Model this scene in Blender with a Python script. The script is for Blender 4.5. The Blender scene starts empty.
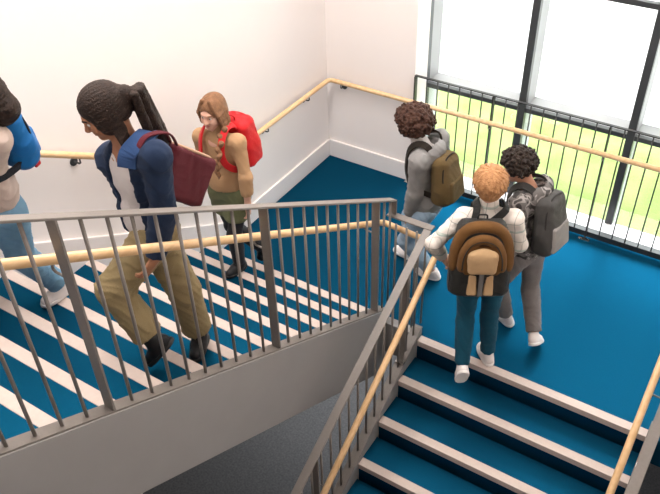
import bpy, bmesh, math, random
import numpy as np
from mathutils import Vector, Matrix
random.seed(7)
S = bpy.context.scene
COL = S.collection
# ---------------------------------------------------------------- camera
CAMLOC = (3.76734, -5.72018, 4.34838)
def camrot(a, b, c):
    return Matrix.Rotation(a, 3, 'Z') @ Matrix.Rotation(b, 3, 'X') @ Matrix.Rotation(c, 3, 'Z')
cd = bpy.data.cameras.new('camera')
cam = bpy.data.objects.new('camera', cd); COL.objects.link(cam)
M4 = camrot(math.radians(33.57216), math.radians(50.71737), math.radians(-1.82954)).to_4x4()
M4.translation = Vector(CAMLOC); cam.matrix_world = M4
cd.sensor_fit = 'HORIZONTAL'; cd.sensor_width = 36; cd.lens = 36*772.83/660
cd.clip_start = .05; cd.clip_end = 200
S.camera = cam
# ---------------------------------------------------------------- light
S.view_settings.view_transform = 'Standard'; S.view_settings.look = 'None'
S.view_settings.gamma = 1; S.view_settings.exposure = 0.8; S.view_settings.use_curve_mapping = False
W = bpy.data.worlds.new('sky'); S.world = W; W.use_nodes = True
bgn = W.node_tree.nodes['Background']
bgn.inputs[0].default_value = (.93, .97, 1, 1); bgn.inputs[1].default_value = 5.7
def area(name, loc, size, power, color=(1, .95, .9), target=None):
    l = bpy.data.lights.new(name, 'AREA'); l.shape = 'RECTANGLE'; l.size, l.size_y = size
    l.energy = power; l.color = color
    o = bpy.data.objects.new(name, l); COL.objects.link(o); o.location = loc
    if target is not None:
        o.rotation_euler = (Vector(target)-Vector(loc)).to_track_quat('-Z', 'Y').to_euler()
    return o
area('ceiling_light_flight', (.8, -3.2, 5.9), (1.2, 3.6), 140)
area('ceiling_light_landing', (2.6, -1.2, 5.9), (3.0, 1.6), 50)
area('lower_floor_fill', (1.2, -1.1, -.28), (1.8, 1.2), 26, (.95, .98, 1))  # added fill under the landing to brighten the lower carpet, no fitting there
# ---------------------------------------------------------------- materials
def mat(name, rgb, rough=.6, metal=0., noise=None, bump=None, sheen=0., spec=.5, coat=0.):
    """noise = (scale, second colour, contrast); bump = (scale, strength)"""
    m = bpy.data.materials.new(name); m.use_nodes = True
    nt = m.node_tree; b = nt.nodes['Principled BSDF']
    b.inputs['Base Color'].default_value = (*rgb, 1); b.inputs['Roughness'].default_value = rough
    b.inputs['Metallic'].default_value = metal; b.inputs['Specular IOR Level'].default_value = spec
    b.inputs['Sheen Weight'].default_value = sheen; b.inputs['Coat Weight'].default_value = coat
    tc = nt.nodes.new('ShaderNodeTexCoord')
    if noise:
        n = nt.nodes.new('ShaderNodeTexNoise'); n.inputs['Scale'].default_value = noise[0]; n.inputs['Detail'].default_value = 4
        nt.links.new(tc.outputs['Object'], n.inputs['Vector'])
        r = nt.nodes.new('ShaderNodeValToRGB'); c = noise[2] if len(noise) > 2 else .2
        r.color_ramp.elements[0].position = .5-c; r.color_ramp.elements[1].position = .5+c
        r.color_ramp.elements[0].color = (*noise[1], 1); r.color_ramp.elements[1].color = (*rgb, 1)
        nt.links.new(n.outputs['Fac'], r.inputs['Fac']); nt.links.new(r.outputs['Color'], b.inputs['Base Color'])
    if bump:
        n2 = nt.nodes.new('ShaderNodeTexNoise'); n2.inputs['Scale'].default_value = bump[0]; n2.inputs['Detail'].default_value = 3
        nt.links.new(tc.outputs['Object'], n2.inputs['Vector'])
        bp = nt.nodes.new('ShaderNodeBump'); bp.inputs['Strength'].default_value = bump[1]; bp.inputs['Distance'].default_value = .01
        nt.links.new(n2.outputs['Fac'], bp.inputs['Height']); nt.links.new(bp.outputs['Normal'], b.inputs['Normal'])
    return m
def wood(name, c1, c2):
    m = bpy.data.materials.new(name); m.use_nodes = True; nt = m.node_tree; b = nt.nodes['Principled BSDF']
    tc = nt.nodes.new('ShaderNodeTexCoord'); mp = nt.nodes.new('ShaderNodeMapping'); mp.inputs['Scale'].default_value = (14, 3, 14)
    n = nt.nodes.new('ShaderNodeTexNoise'); n.inputs['Scale'].default_value = 2.2; n.inputs['Detail'].default_value = 5
    r = nt.nodes.new('ShaderNodeValToRGB'); r.color_ramp.elements[0].position = .35; r.color_ramp.elements[1].position = .65
    r.color_ramp.elements[0].color = (*c1, 1); r.color_ramp.elements[1].color = (*c2, 1)
    nt.links.new(tc.outputs['Object'], mp.inputs['Vector']); nt.links.new(mp.outputs[0], n.inputs['Vector'])
    nt.links.new(n.outputs['Fac'], r.inputs['Fac']); nt.links.new(r.outputs['Color'], b.inputs['Base Color'])
    b.inputs['Roughness'].default_value = .38
    return m
def emboss(m): return m
M = {}
M['wall'] = mat('white_wall_paint', (.88, .825, .80), .8, noise=(3, (.87, .815, .79)))
M['trimw'] = mat('white_gloss_trim', (.84, .79, .77), .35)
M['carpet'] = mat('blue_carpet', (.0026, .0245, .046), .9, noise=(90, (.0018, .0185, .035), .25), bump=(500, .5), spec=0.)
def pile(m, col, rough):            # coloured fibre gloss added to the pile
    nt = m.node_tree; o = [n for n in nt.nodes if n.type == 'OUTPUT_MATERIAL'][0]; b = nt.nodes['Principled BSDF']
    g = nt.nodes.new('ShaderNodeBsdfGlossy'); g.inputs['Color'].default_value = (*col, 1); g.inputs['Roughness'].default_value = rough
    ad = nt.nodes.new('ShaderNodeAddShader'); nt.links.new(b.outputs[0], ad.inputs[0]); nt.links.new(g.outputs[0], ad.inputs[1]); nt.links.new(ad.outputs[0], o.inputs[0])
pile(M['carpet'], (.0018, .048, .098), .42)
M['greycarpet'] = mat('charcoal_carpet', (.12, .118, .12), .95, noise=(55, (.075, .075, .078), .2), bump=(300, .5), spec=.2)
M['nosing'] = mat('pale_nosing_strip', (.56, .465, .415), .55, noise=(40, (.51, .42, .375), .3))
M['steel'] = mat('grey_painted_steel', (.19, .17, .155), .45, noise=(60, (.175, .155, .14)), bump=(300, .05))
M['string'] = mat('grey_stringer_paint', (.30, .29, .285), .5, noise=(5, (.285, .275, .27)))
M['dark'] = mat('dark_grey_aluminium', (.045, .05, .055), .4)
M['fin'] = mat('pale_grey_aluminium', (.34, .34, .355), .45)
M['black'] = mat('black_painted_steel', (.02, .02, .021), .4)
M['chrome'] = mat('satin_chrome', (.6, .58, .55), .25, 1.)
M['wood'] = wood('light_beech_wood', (.66, .42, .21), (.76, .52, .29))
M['sill'] = mat('white_window_sill', (.82, .80, .82), .4)
M['grass'] = mat('lawn_grass', (.135, .21, .05), .9, noise=(2.2, (.205, .22, .09), .2), bump=(30, .4), spec=.1)
def glass(name):
    m = bpy.data.materials.new(name); m.use_nodes = True; nt = m.node_tree; nt.nodes.clear()
    o = nt.nodes.new('ShaderNodeOutputMaterial'); t = nt.nodes.new('ShaderNodeBsdfTransparent'); g = nt.nodes.new('ShaderNodeBsdfGlossy')
    g.inputs['Roughness'].default_value = .02; mx = nt.nodes.new('ShaderNodeMixShader'); mx.inputs[0].default_value = .06
    t.inputs[0].default_value = (.95, .97, .96, 1)
    nt.links.new(t.outputs[0], mx.inputs[1]); nt.links.new(g.outputs[0], mx.inputs[2]); nt.links.new(mx.outputs[0], o.inputs[0]); return m
def frosted(name):
    m = bpy.data.materials.new(name); m.use_nodes = True; nt = m.node_tree; nt.nodes.clear()
    o = nt.nodes.new('ShaderNodeOutputMaterial'); t = nt.nodes.new('ShaderNodeBsdfTranslucent'); d = nt.nodes.new('ShaderNodeBsdfDiffuse')
    t.inputs[0].default_value = (.95, .95, .95, 1); d.inputs[0].default_value = (.85, .85, .85, 1)
    mx = nt.nodes.new('ShaderNodeMixShader'); mx.inputs[0].default_value = .35
    nt.links.new(t.outputs[0], mx.inputs[1]); nt.links.new(d.outputs[0], mx.inputs[2]); nt.links.new(mx.outputs[0], o.inputs[0]); return m
M['glass'] = glass('clear_glass'); M['frost'] = frosted('frosted_white_glass')
# ---------------------------------------------------------------- helpers
def link(name, me, m, parent=None, smooth=False):
    o = bpy.data.objects.new(name, me); COL.objects.link(o)
    for x in (m if isinstance(m, (list, tuple)) else [m]): me.materials.append(x)
    if smooth: me.polygons.foreach_set('use_smooth', np.ones(len(me.polygons), bool))
    if parent is not None: o.parent = parent
    return o
def tag(o, label=None, cat=None, group=None, kind=None):
    if label: o['label'] = label
    if cat: o['category'] = cat
    if group: o['group'] = group
    if kind: o['kind'] = kind
    return o
def empty(name, loc=(0, 0, 0)):
    o = bpy.data.objects.new(name, None); COL.objects.link(o); o.location = loc; o.empty_display_size = .1; return o
class MB:
    def __init__(s, off=(0, 0, 0)): s.v = []; s.f = []; s.off = np.array(off, float)
    def add(s, vs, fs):
        n = len(s.v); s.v += [tuple(np.array(v, float)-s.off) for v in vs]; s.f += [tuple(i+n for i in f) for f in fs]; return s
    def box(s, lo, hi):
        (a, b, c), (d, e, f) = lo, hi
        return s.add([(a,b,c),(d,b,c),(d,e,c),(a,e,c),(a,b,f),(d,b,f),(d,e,f),(a,e,f)],
                     [(3,2,1,0),(4,5,6,7),(0,1,5,4),(1,2,6,5),(2,3,7,6),(3,0,4,7)])
    def prism(s, poly, x0, x1):      # poly of (y,z) extruded along x
        n = len(poly); area2 = sum(poly[i][0]*poly[(i+1)%n][1]-poly[(i+1)%n][0]*poly[i][1] for i in range(n))
        if area2 < 0: poly = poly[::-1]
        vs = [(x0, y, z) for y, z in poly]+[(x1, y, z) for y, z in poly]
        fs = [tuple(range(n))[::-1], tuple(range(n, 2*n))]+[(i, (i+1)%n, n+(i+1)%n, n+i) for i in range(n)]
        return s.add(vs, fs)
    def sweep(s, path, prof, up=(0, 0, 1), closed_prof=True):
        P = [np.array(p, float) for p in path]; n = len(P); m = len(prof); vs = []
        for i in range(n):
            t0 = P[i]-P[i-1] if i else P[1]-P[0]; t1 = P[i+1]-P[i] if i < n-1 else t0
            t0 = t0/np.linalg.norm(t0); t1 = t1/np.linalg.norm(t1); t = t0+t1; t /= np.linalg.norm(t)
            u = up[i] if isinstance(up, list) else up
            r = np.cross(t, u); r /= max(np.linalg.norm(r), 1e-9); w = np.cross(r, t)
            k = 1/max(.4, abs(t@t0)); bend = t1-t0; bl = np.linalg.norm(bend)
            for a, b in prof:
                o = r*a+w*b
                if bl > 1e-6:
                    bd = bend/bl; o = o+bd*(o@bd)*(k-1)
                vs.append(P[i]+o)
        fs = [(i*m+j, i*m+(j+1)%m, (i+1)*m+(j+1)%m, (i+1)*m+j) for i in range(n-1) for j in range(m)]
        fs += [tuple(range(m))[::-1], tuple(range((n-1)*m, n*m))]
        return s.add(vs, fs)
    def tube(s, path, r, n=10, up=(0, 0, 1)):
        return s.sweep(path, [(r*math.cos(2*math.pi*k/n), r*math.sin(2*math.pi*k/n)) for k in range(n)], up)
    def bar(s, a, b, w, t, up=(0, 0, 1)):
        return s.sweep([a, b], [(-w/2, -t/2), (w/2, -t/2), (w/2, t/2), (-w/2, t/2)], up)
    def mesh(s, name):
        me = bpy.data.meshes.new(name); me.from_pydata(s.v, [], s.f); me.update()
        bm = bmesh.new(); bm.from_mesh(me); bmesh.ops.recalc_face_normals(bm, faces=bm.faces); bm.to_mesh(me); bm.free()
        return me
    def build(s, name, m, parent=None, smooth=False, bevel=0, seg=2):
        o = link(name, s.mesh(name), m, parent, smooth)
        if bevel:
            b = o.modifiers.new('bevel', 'BEVEL'); b.width = bevel; b.segments = seg; b.limit_method = 'ANGLE'
        return o
def fillet(path, r, n=5):
    P = [np.array(p, float) for p in path]; out = [P[0]]
    for i in range(1, len(P)-1):
        a = P[i-1]-P[i]; b = P[i+1]-P[i]; la, lb = np.linalg.norm(a), np.linalg.norm(b); q = min(r, la*.45, lb*.45)
        p0 = P[i]+a/la*q; p1 = P[i]+b/lb*q
        for k in range(n+1):
            t = k/n; out.append((1-t)**2*p0+2*t*(1-t)*P[i]+t*t*p1)
    return out+[P[-1]]
def struct(o, label=None):
    o['kind'] = 'structure'
    if label: o['label'] = label
    return o
# ---------------------------------------------------------------- shell
H, G, YU, YL = .17, .2959, -1.9489, -1.914
ZL, ZU, CEIL = -11*H, 12*H, 6.0
XR = 4.6
struct(MB().box((-.15, -7.6, ZL-.1), (0, .3, CEIL)).build('wall_left', M['wall']), 'white painted wall beside the upper flight')
wb = MB().box((0, 0, ZL-.1), (.945, .3, CEIL)).box((.945, 0, ZL-.1), (XR, .3, -.25)).box((.945, 0, 2.95), (XR, .3, CEIL))  # unseen wall over the glazing brought low to dim the lower treads
struct(wb.build('wall_back', M['wall']), 'white wall with the handrail turning its corner beside the window')
struct(MB().box((XR, -7.6, ZL-.1), (XR+.15, .6, CEIL)).build('wall_right', M['wall']), 'white wall on the window end of the landing')
struct(MB().box((-.15, -7.75, ZL-.1), (XR+.15, -7.6, CEIL)).build('wall_front', M['wall']), 'white wall behind the stairs')
struct(MB().box((-.15, -7.75, CEIL), (XR+.15, .3, CEIL+.1)).build('ceiling', M['wall']), 'white ceiling over the stairwell')
struct(MB().box((0, -1.899, -.25), (XR, .3, 0)).build('floor_landing', M['carpet']), 'blue carpeted half landing')
struct(MB().box((0, -7.6, ZL-.1), (XR, 0, ZL)).build('floor_lower', M['greycarpet']), 'charcoal carpet floor seen below the stairs')
struct(MB().box((0, -7.6, ZU-.25), (XR, YU-11*G-.05, ZU)).build('floor_upper', M['carpet']), 'blue carpeted floor at the head of the upper flight')  # out of view; slab extended to full width to shade the lower flight
# skirting: level on the landing, raked beside the flight
def zn(y): return .17+(YU-y)*H/G          # pitch line of the upper flight
sk = [(0, 0), (0, .193), (YU+.32, .193), (YU+.06, zn(YU)+.16), (YU-10.6*G, zn(YU-10.6*G)+.19), (YU-10.6*G, zn(YU-10.6*G)-.2), (YU-.1, 0)]
struct(MB().prism(sk, 0, .022).build('baseboard_left', M['trimw'], bevel=.006), 'tall white skirting following landing and flight')
struct(MB().box((.0, -.022, 0), (.945, 0, .193)).build('baseboard_back', M['trimw'], bevel=.006), 'tall white skirting under the corner handrail')
struct(MB().box((.945, .035, 0), (XR, .29, .022)).build('trim_1', M['sill'], bevel=.004), 'white floor level sill in front of the window')
struct(MB().box((1.72, -1.905, -.28), (1.952, -1.83, .045)).build('trim_2', M['string'], bevel=.003), 'grey edge trim of the landing between the flights')
# ---------------------------------------------------------------- window
WY = .25
win = struct(empty('window_1', (.945, WY, 0)), 'tall curtain wall window with dark grey mullions, lawn outside')
def wpart(name, lo, hi, m, bevel=.003):
    return MB((.945, WY, 0)).box(lo, hi).build(name, m, win, bevel=bevel)
mxs = [.915, 1.877, 2.829, 3.785, 4.57]
for x in mxs:
    wpart('mullion', (x-.032, WY, 0), (x+.032, WY+.06, 2.97), M['dark'])
    if x < 4.5: wpart('fin', (x-.03, WY+.06, -.25), (x+.03, WY+.27, 2.97), M['fin'])
for z0, z1 in ((.9, .943), (2.01, 2.055)):
    for a, b in zip(mxs, mxs[1:]): wpart('transom', (a+.032, WY+.004, z0), (b-.032, WY+.056, z1), M['dark'])
for a, b in zip(mxs, mxs[1:]):
    wpart('ledge', (a+.03, WY+.06, .92), (b-.03, WY+.27, .94), M['fin'])
    wpart('clear_pane', (a+.032, WY+.03, .02), (b-.032, WY+.036, .9), M['glass'], 0)
    for z0, z1 in ((.94, 2.03), (2.03, 2.97)):
        wpart('frosted_pane', (a+.03, WY+.25, z0), (b-.03, WY+.26, z1), M['frost'], 0)
lawn = MB()
NX, NY = 60, 60; gv = []; gf = []
for j in range(NY+1):
    for i in range(NX+1):
        x = -26+i*.6; y = .7+j*.5
        gv.append((x, y, -.42+.03*math.sin(x*1.9+y*.7)+.03*math.sin(y*2.3-x)+random.uniform(-.012, .012)))
for j in range(NY):
    for i in range(NX):
        a = j*(NX+1)+i; gf.append((a, a+1, a+NX+2, a+NX+1))
lw = lawn.add(gv, gf).build('lawn', M['grass'], smooth=True)
tag(lw, 'sunlit green grass lawn outside the window', 'grass', kind='stuff')
# ---------------------------------------------------------------- staircases
st = empty('staircase', (0.8, YU, 0)); so = (.8, YU, 0)
tag(st, 'blue carpeted flight with white nosings climbing left beside the wall', 'stairs')
for k in range(11):
    y1 = YU-k*G; z = (k+1)*H
    s_ = MB(so).box((0.001, y1-G-.012, z-.34 if k else 0.001), (1.65, y1-.012, z)).build('step', M['carpet'], st)
    MB(so).box((.022, y1-.07, z-.032), (1.649, y1, z+.003)).build('nosing', M['nosing'], s_, bevel=.003)
def zp(y): return .195+.577*(-1.958-y)
YE = -5.15
sg = MB(so).prism([(-1.86, zp(-1.86)), (-1.86, -.56), (-2.493, -.172), (YE, -.172+.6*(-2.493-YE)), (YE, zp(YE))], 1.651, 1.722).build('stringer', M['string'], st, bevel=.003)
MB(so).prism([(-1.855, zp(-1.855)+.012), (-1.855, zp(-1.855)+.001), (YE, zp(YE)+.001), (YE, zp(YE)+.012)], 1.645, 1.716).build('stringer_cap', M['steel'], sg)
XL0, XL1 = 2.016, 3.752
lo_ = (2.88, YL, 0)
sl = empty('staircase', lo_)
tag(sl, 'blue carpeted flight descending from the landing between two beech handrails', 'stairs')
for k in range(0, 11):
    y1 = YL-k*G; z = -k*H
    if k: s_ = MB(lo_).box((XL0, y1+.014, z-.34), (XL1, y1+G-.012, z)).build('step', M['carpet'], sl)
    else: s_ = MB(lo_).box((XL0, -1.9145+.0145, -.171), (XL1, -1.88, -.0505)).build('step', M['carpet'], sl)
    MB(lo_).box((XL0+.002, y1, z-.05), (XL1-.002, y1+.07, z+.003)).build('nosing', M['nosing'], s_, bevel=.003)
def zc(y): return .045+.574*(y-YL)
YB = -5.0
for xa, xb in ((1.952, 2.016), (3.752, 3.822)):
    g_ = MB(lo_).prism([(-1.83, zc(-1.86)), (-1.86, zc(-1.86)), (YB, zc(YB)), (YB, zc(YB)-.4), (-1.905, -.36), (-1.83, -.36) if False else (-1.905, -.3), (-1.83, 0.001)], xa, xb).build('stringer', M['string'], sl, bevel=.003)
    MB(lo_).prism([(-1.835, zc(-1.86)+.012), (-1.86, zc(-1.86)+.012), (YB, zc(YB)+.012), (YB, zc(YB)+.001), (-1.86, zc(-1.86)+.001), (-1.835, zc(-1.86)+.001)], xa-.004, xb+.004).build('stringer_cap', M['steel'], g_)
# ---------------------------------------------------------------- balustrades
BW, BT, BR = .06, .012, .0085
def rtop(y): return 1.07+.593*(-1.658-y)       # upper rail
def ltop(y): return 1.005+.555*(y+1.76)        # lower rail
XB, XBL = 1.685, 1.985
bo = (XB, -1.86, 0)
bal = empty('balustrade', bo)
tag(bal, 'grey steel balustrade of thin vertical bars running along both flights of the stairwell', 'balustrade')
t_ = MB(bo)
def flat(mb, x, y0, z0, y1, z1, w=BW, t=BT):
    mb.prism([(y0, z0), (y1, z1), (y1, z1-t*1.16), (y0, z0-t*1.16)], x-w/2, x+w/2)
flat(t_, XB, -5.6, rtop(-5.6), -1.745, rtop(-1.745))
t_.box((XB-.03, -1.757, .985), (XB+.03, -1.745, rtop(-1.745)))
t_.box((XB-.03, -1.79, .985), (XBL+.03, -1.73, .997))
flat(t_, XBL, -1.79, .992, -5.2, ltop(-5.2))
t_.build('top_rail', M['steel'], bal, bevel=.0025)
def post(x, y, z0, z1, par, off, foot=True):
    p = MB(off).box((x-.03, y-.006, z0), (x+.03, y+.006, z1)).build('post', M['steel'], par, bevel=.002)
    if foot:
        f = MB(off).box((x-.035, y-.03, z0-.002), (x+.035, y+.03, z0+.008))
        f.tube([(x+.02, y-.016, z0+.008), (x+.02, y-.016, z0+.02)], .008).tube([(x+.02, y+.016, z0+.008), (x+.02, y+.016, z0+.02)], .008)
        f.build('base_plate', M['chrome'] if foot == 2 else M['steel'], p)
def bar(x, y, z0, z1, par, off):
    MB(off).tube([(x, y, z0), (x, y, z1)], BR, 8, (0, 1, 0)).build('baluster', M['steel'], par, smooth=True)
UP = [-2.0-1.2025*i for i in range(3)]
for y in UP: post(XB, y, zp(y)+.008, rtop(y)-.008, bal, bo, False)
ys = [-1.88, -1.79]
for i in range(3): ys += [UP[i]-.12025*j for j in range(1, 10) if UP[i]-.12025*j > -5.2]
for y in ys: bar(XB, y, (zp(y) if y < -1.86 else .045)+.006, rtop(y)-.008, bal, bo)
for x in (1.765, 1.85, 1.93): bar(x, -1.86, .045, .0, bal, bo) if False else bar(x, -1.845, .04, .99, bal, bo)
LP = [-2.115, -3.3, -4.5]
lys = [-1.80-.1185*i for i in range(28)]
for y in LP: post(XBL, y, zc(y)+.012, ltop(y)-.006, bal, bo, 2)
for y in lys:
    if min(abs(y-p) for p in LP) > .03: bar(XBL, y, zc(min(y, -1.86))+.008, min(ltop(y), .995)-.006, bal, bo)
# right hand balustrade, below the camera
XB2 = 3.787; ro = (XB2, -1.86, 0)
balr = empty('balustrade', ro)
tag(balr, 'grey steel balustrade at the open right edge of the descending flight', 'balustrade')
t_ = MB(ro); t_.box((XB2-.03, -1.86, .985), (XB2+.03, -1.73, .997)); flat(t_, XB2, -1.79, .992, -5.0, ltop(-5.0))
t_.build('top_rail', M['steel'], balr, bevel=.0025)
for y in LP: post(XB2, y, zc(y)+.012, ltop(y)-.006, balr, ro, 2)
for y in lys[:26]:
    if min(abs(y-p) for p in LP) > .03: bar(XB2, y, zc(min(y, -1.86))+.008, min(ltop(y), .995)-.006, balr, ro)
# window balustrade
wo = (2.7, -.02, 0)
bw = empty('balustrade', wo)
tag(bw, 'black metal balustrade with thin bars standing in front of the window', 'balustrade')
MB(wo).box((.957, -.035, 1.138), (XR-.01, -.005, 1.147)).build('top_rail', M['black'], bw, bevel=.002)
MB(wo).box((.957, -.035, .028), (XR-.01, .03, .082)).build('bottom_rail', M['black'], bw, bevel=.002)
wps = [.965, 1.712, 2.71, 3.71, 4.56]
for x in wps:
    p = MB(wo).box((x-.006, -.045, .0), (x+.006, .005, 1.138)).build('post', M['black'], bw, bevel=.002)
    f = MB(wo).box((x-.05, -.07, 0.0), (x+.05, -.035, .01))
    for dx in (-.028, .028): f.tube([(x+dx, -.052, .01), (x+dx, -.052, .03)], .011)
    f.build('base_plate', M['chrome'], p)
for i in range(40):
    x = 1.712-.742+.742/7*(i) if i < 7 else 1.712+.111*(i-7)
    if x < XR-.06 and min(abs(x-p) for p in wps) > .03:
        MB(wo).tube([(x, -.02, .08), (x, -.02, 1.138)], .006, 8, (0, 1, 0)).build('baluster', M['black'], bw, smooth=True)
# ---------------------------------------------------------------- beech handrails
RH = .0225
def rail(name, path, label, brackets, off):
    e = empty(name, off); tag(e, label, 'handrail')
    MB(off).tube(fillet(path, .05), RH, 16).build('rail', M['wood'], e, smooth=True)
    for kind, p, d in brackets:
        p = np.array(p, float); d = np.array(d, float); d /= np.linalg.norm(d); dz = np.array([0, 0, 1.])
        b = MB(off); L = kind[1]
        b.tube([p-dz*RH*.9, p-dz*.055, p-dz*.065+d*.012, p-dz*.068+d*L], .006, 8, (1, .3, 0) if abs(d[0]) < .5 else (.3, 1, 0))
        if kind[0] == 'rose': b.tube([p-dz*.068+d*(L-.008), p-dz*.068+d*L], .03, 18)
        b.build('bracket', M['dark'] if kind[0] == 'rose' else M['steel'], e, smooth=False)
zr = lambda y: .9+.6*(-1.74-y)
rail('handrail', [(.07, -5.6, zr(-5.6)), (.07, -1.74, .9), (.07, -.07, .9), (XR-.03, -.07, .9)],
     'long beech handrail along the white wall, round the corner and across the window',
     [(('rose', .07), (.07, y, zr(min(y, -1.74))), (-1, 0, 0)) for y in (-5.0, -3.05, -1.07, -.42)] +
     [(('rose', .07), (.2, -.07, .9), (0, 1, 0))]+[(('stub', .05), (x, -.07, .9), (0, 1, 0)) for x in (1.712, 2.71, 3.71)], (.07, -1.74, 0))
zw = lambda y: .893+.588*(-1.74-y)
zl = lambda y: .849+.63*(y+1.85)
rail('handrail', [(1.6, -5.4, zw(-5.4)), (1.6, -1.72, .86), (2.085, -1.75, .85), (2.09, -1.84, zl(-1.84)), (2.09, -4.8, zl(-4.8))],
     'beech handrail fixed to the balustrade bars, turning from one flight to the other',
     [(('stub', .085), (1.6, y+.0, zw(y)), (1, 0, 0)) for y in UP]+[(('stub', .1), (2.09, y, zl(y)), (-1, 0, 0)) for y in LP], (1.6, -1.72, 0))
rail('handrail', [(3.68, -1.5, .87), (3.68, -1.8, .87), (3.68, -4.8, zl(-4.8))],
     'straight beech handrail down the right side of the descending flight',
     [(('stub', .1), (3.68, y, zl(y)), (1, 0, 0)) for y in LP], (3.68, -1.74, 0))
# ---------------------------------------------------------------- signed distance figures
def nrm(v): v = np.asarray(v, float); return v/max(np.linalg.norm(v), 1e-9)
def lerp(a, b, t): return np.asarray(a, float)*(1-t)+np.asarray(b, float)*t
def cap(a, b, ra, rb=None, k=.02): return dict(t='c', a=np.array(a, float), b=np.array(b, float), ra=ra, rb=ra if rb is None else rb, k=k)
def ell(c, R, rad, k=.02): return dict(t='e', c=np.array(c, float), R=np.array(R, float), r=np.array(rad, float), k=k)
def rbox(c, R, half, r, k=.01, taper=0.): return dict(t='b', c=np.array(c, float), R=np.array(R, float), h=np.array(half, float), r=r, k=k, tp=taper)
def sub(p): q = dict(p); q['op'] = 'sub'; return q
def cut(p, n, rad): return dict(t='p', c=np.array(p, float), n=nrm(n), rad=rad, op='cut', k=0)
def infl(ps, t):
    out = []
    for p in ps:
        q = dict(p)
        if p['t'] == 'c': q['ra'] = p['ra']+t; q['rb'] = p['rb']+t
        elif p['t'] == 'e': q['r'] = p['r']+t
        out.append(q)
    return out
def bounds(p):
    if p['t'] == 'c':
        m = max(p['ra'], p['rb']); return np.minimum(p['a'], p['b'])-m, np.maximum(p['a'], p['b'])+m
    if p['t'] == 'e': m = np.abs(p['R'].T)@p['r']; return p['c']-m, p['c']+m
    if p['t'] == 'b': m = np.abs(p['R'].T)@(p['h']*(1+abs(p['tp']))); return p['c']-m, p['c']+m
    return p['c']-p['rad'], p['c']+p['rad']
def dist(p, X):
    if p['t'] == 'c':
        d = p['b']-p['a']; L2 = max(d@d, 1e-12); t = np.clip(((X-p['a'])@d)/L2, 0, 1)
        return np.sqrt((((X-p['a'])-t[..., None]*d)**2).sum(-1))-(p['ra']+t*(p['rb']-p['ra']))
    if p['t'] == 'e':
        Y = (X-p['c'])@p['R'].T; k0 = np.sqrt(((Y/p['r'])**2).sum(-1)); k1 = np.sqrt(((Y/p['r']**2)**2).sum(-1))+1e-9
        return k0*(k0-1)/k1
    if p['t'] == 'b':
        Y = (X-p['c'])@p['R'].T
        if p['tp']:
            s = 1-p['tp']*(Y[..., 2]/p['h'][2]); Y = np.stack([Y[..., 0]/s, Y[..., 1]/s, Y[..., 2]], -1)
        q = np.abs(Y)-(p['h']-p['r']); return np.sqrt((np.maximum(q, 0)**2).sum(-1))+np.minimum(q.max(-1), 0)-p['r']
    return (X-p['c'])@p['n']
CORN = np.array([(i, j, k) for i in (0, 1) for j in (0, 1) for k in (0, 1)])
EDG = [(a, b) for a in range(8) for b in range(a+1, 8) if abs(CORN[a]-CORN[b]).sum() == 1]
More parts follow.
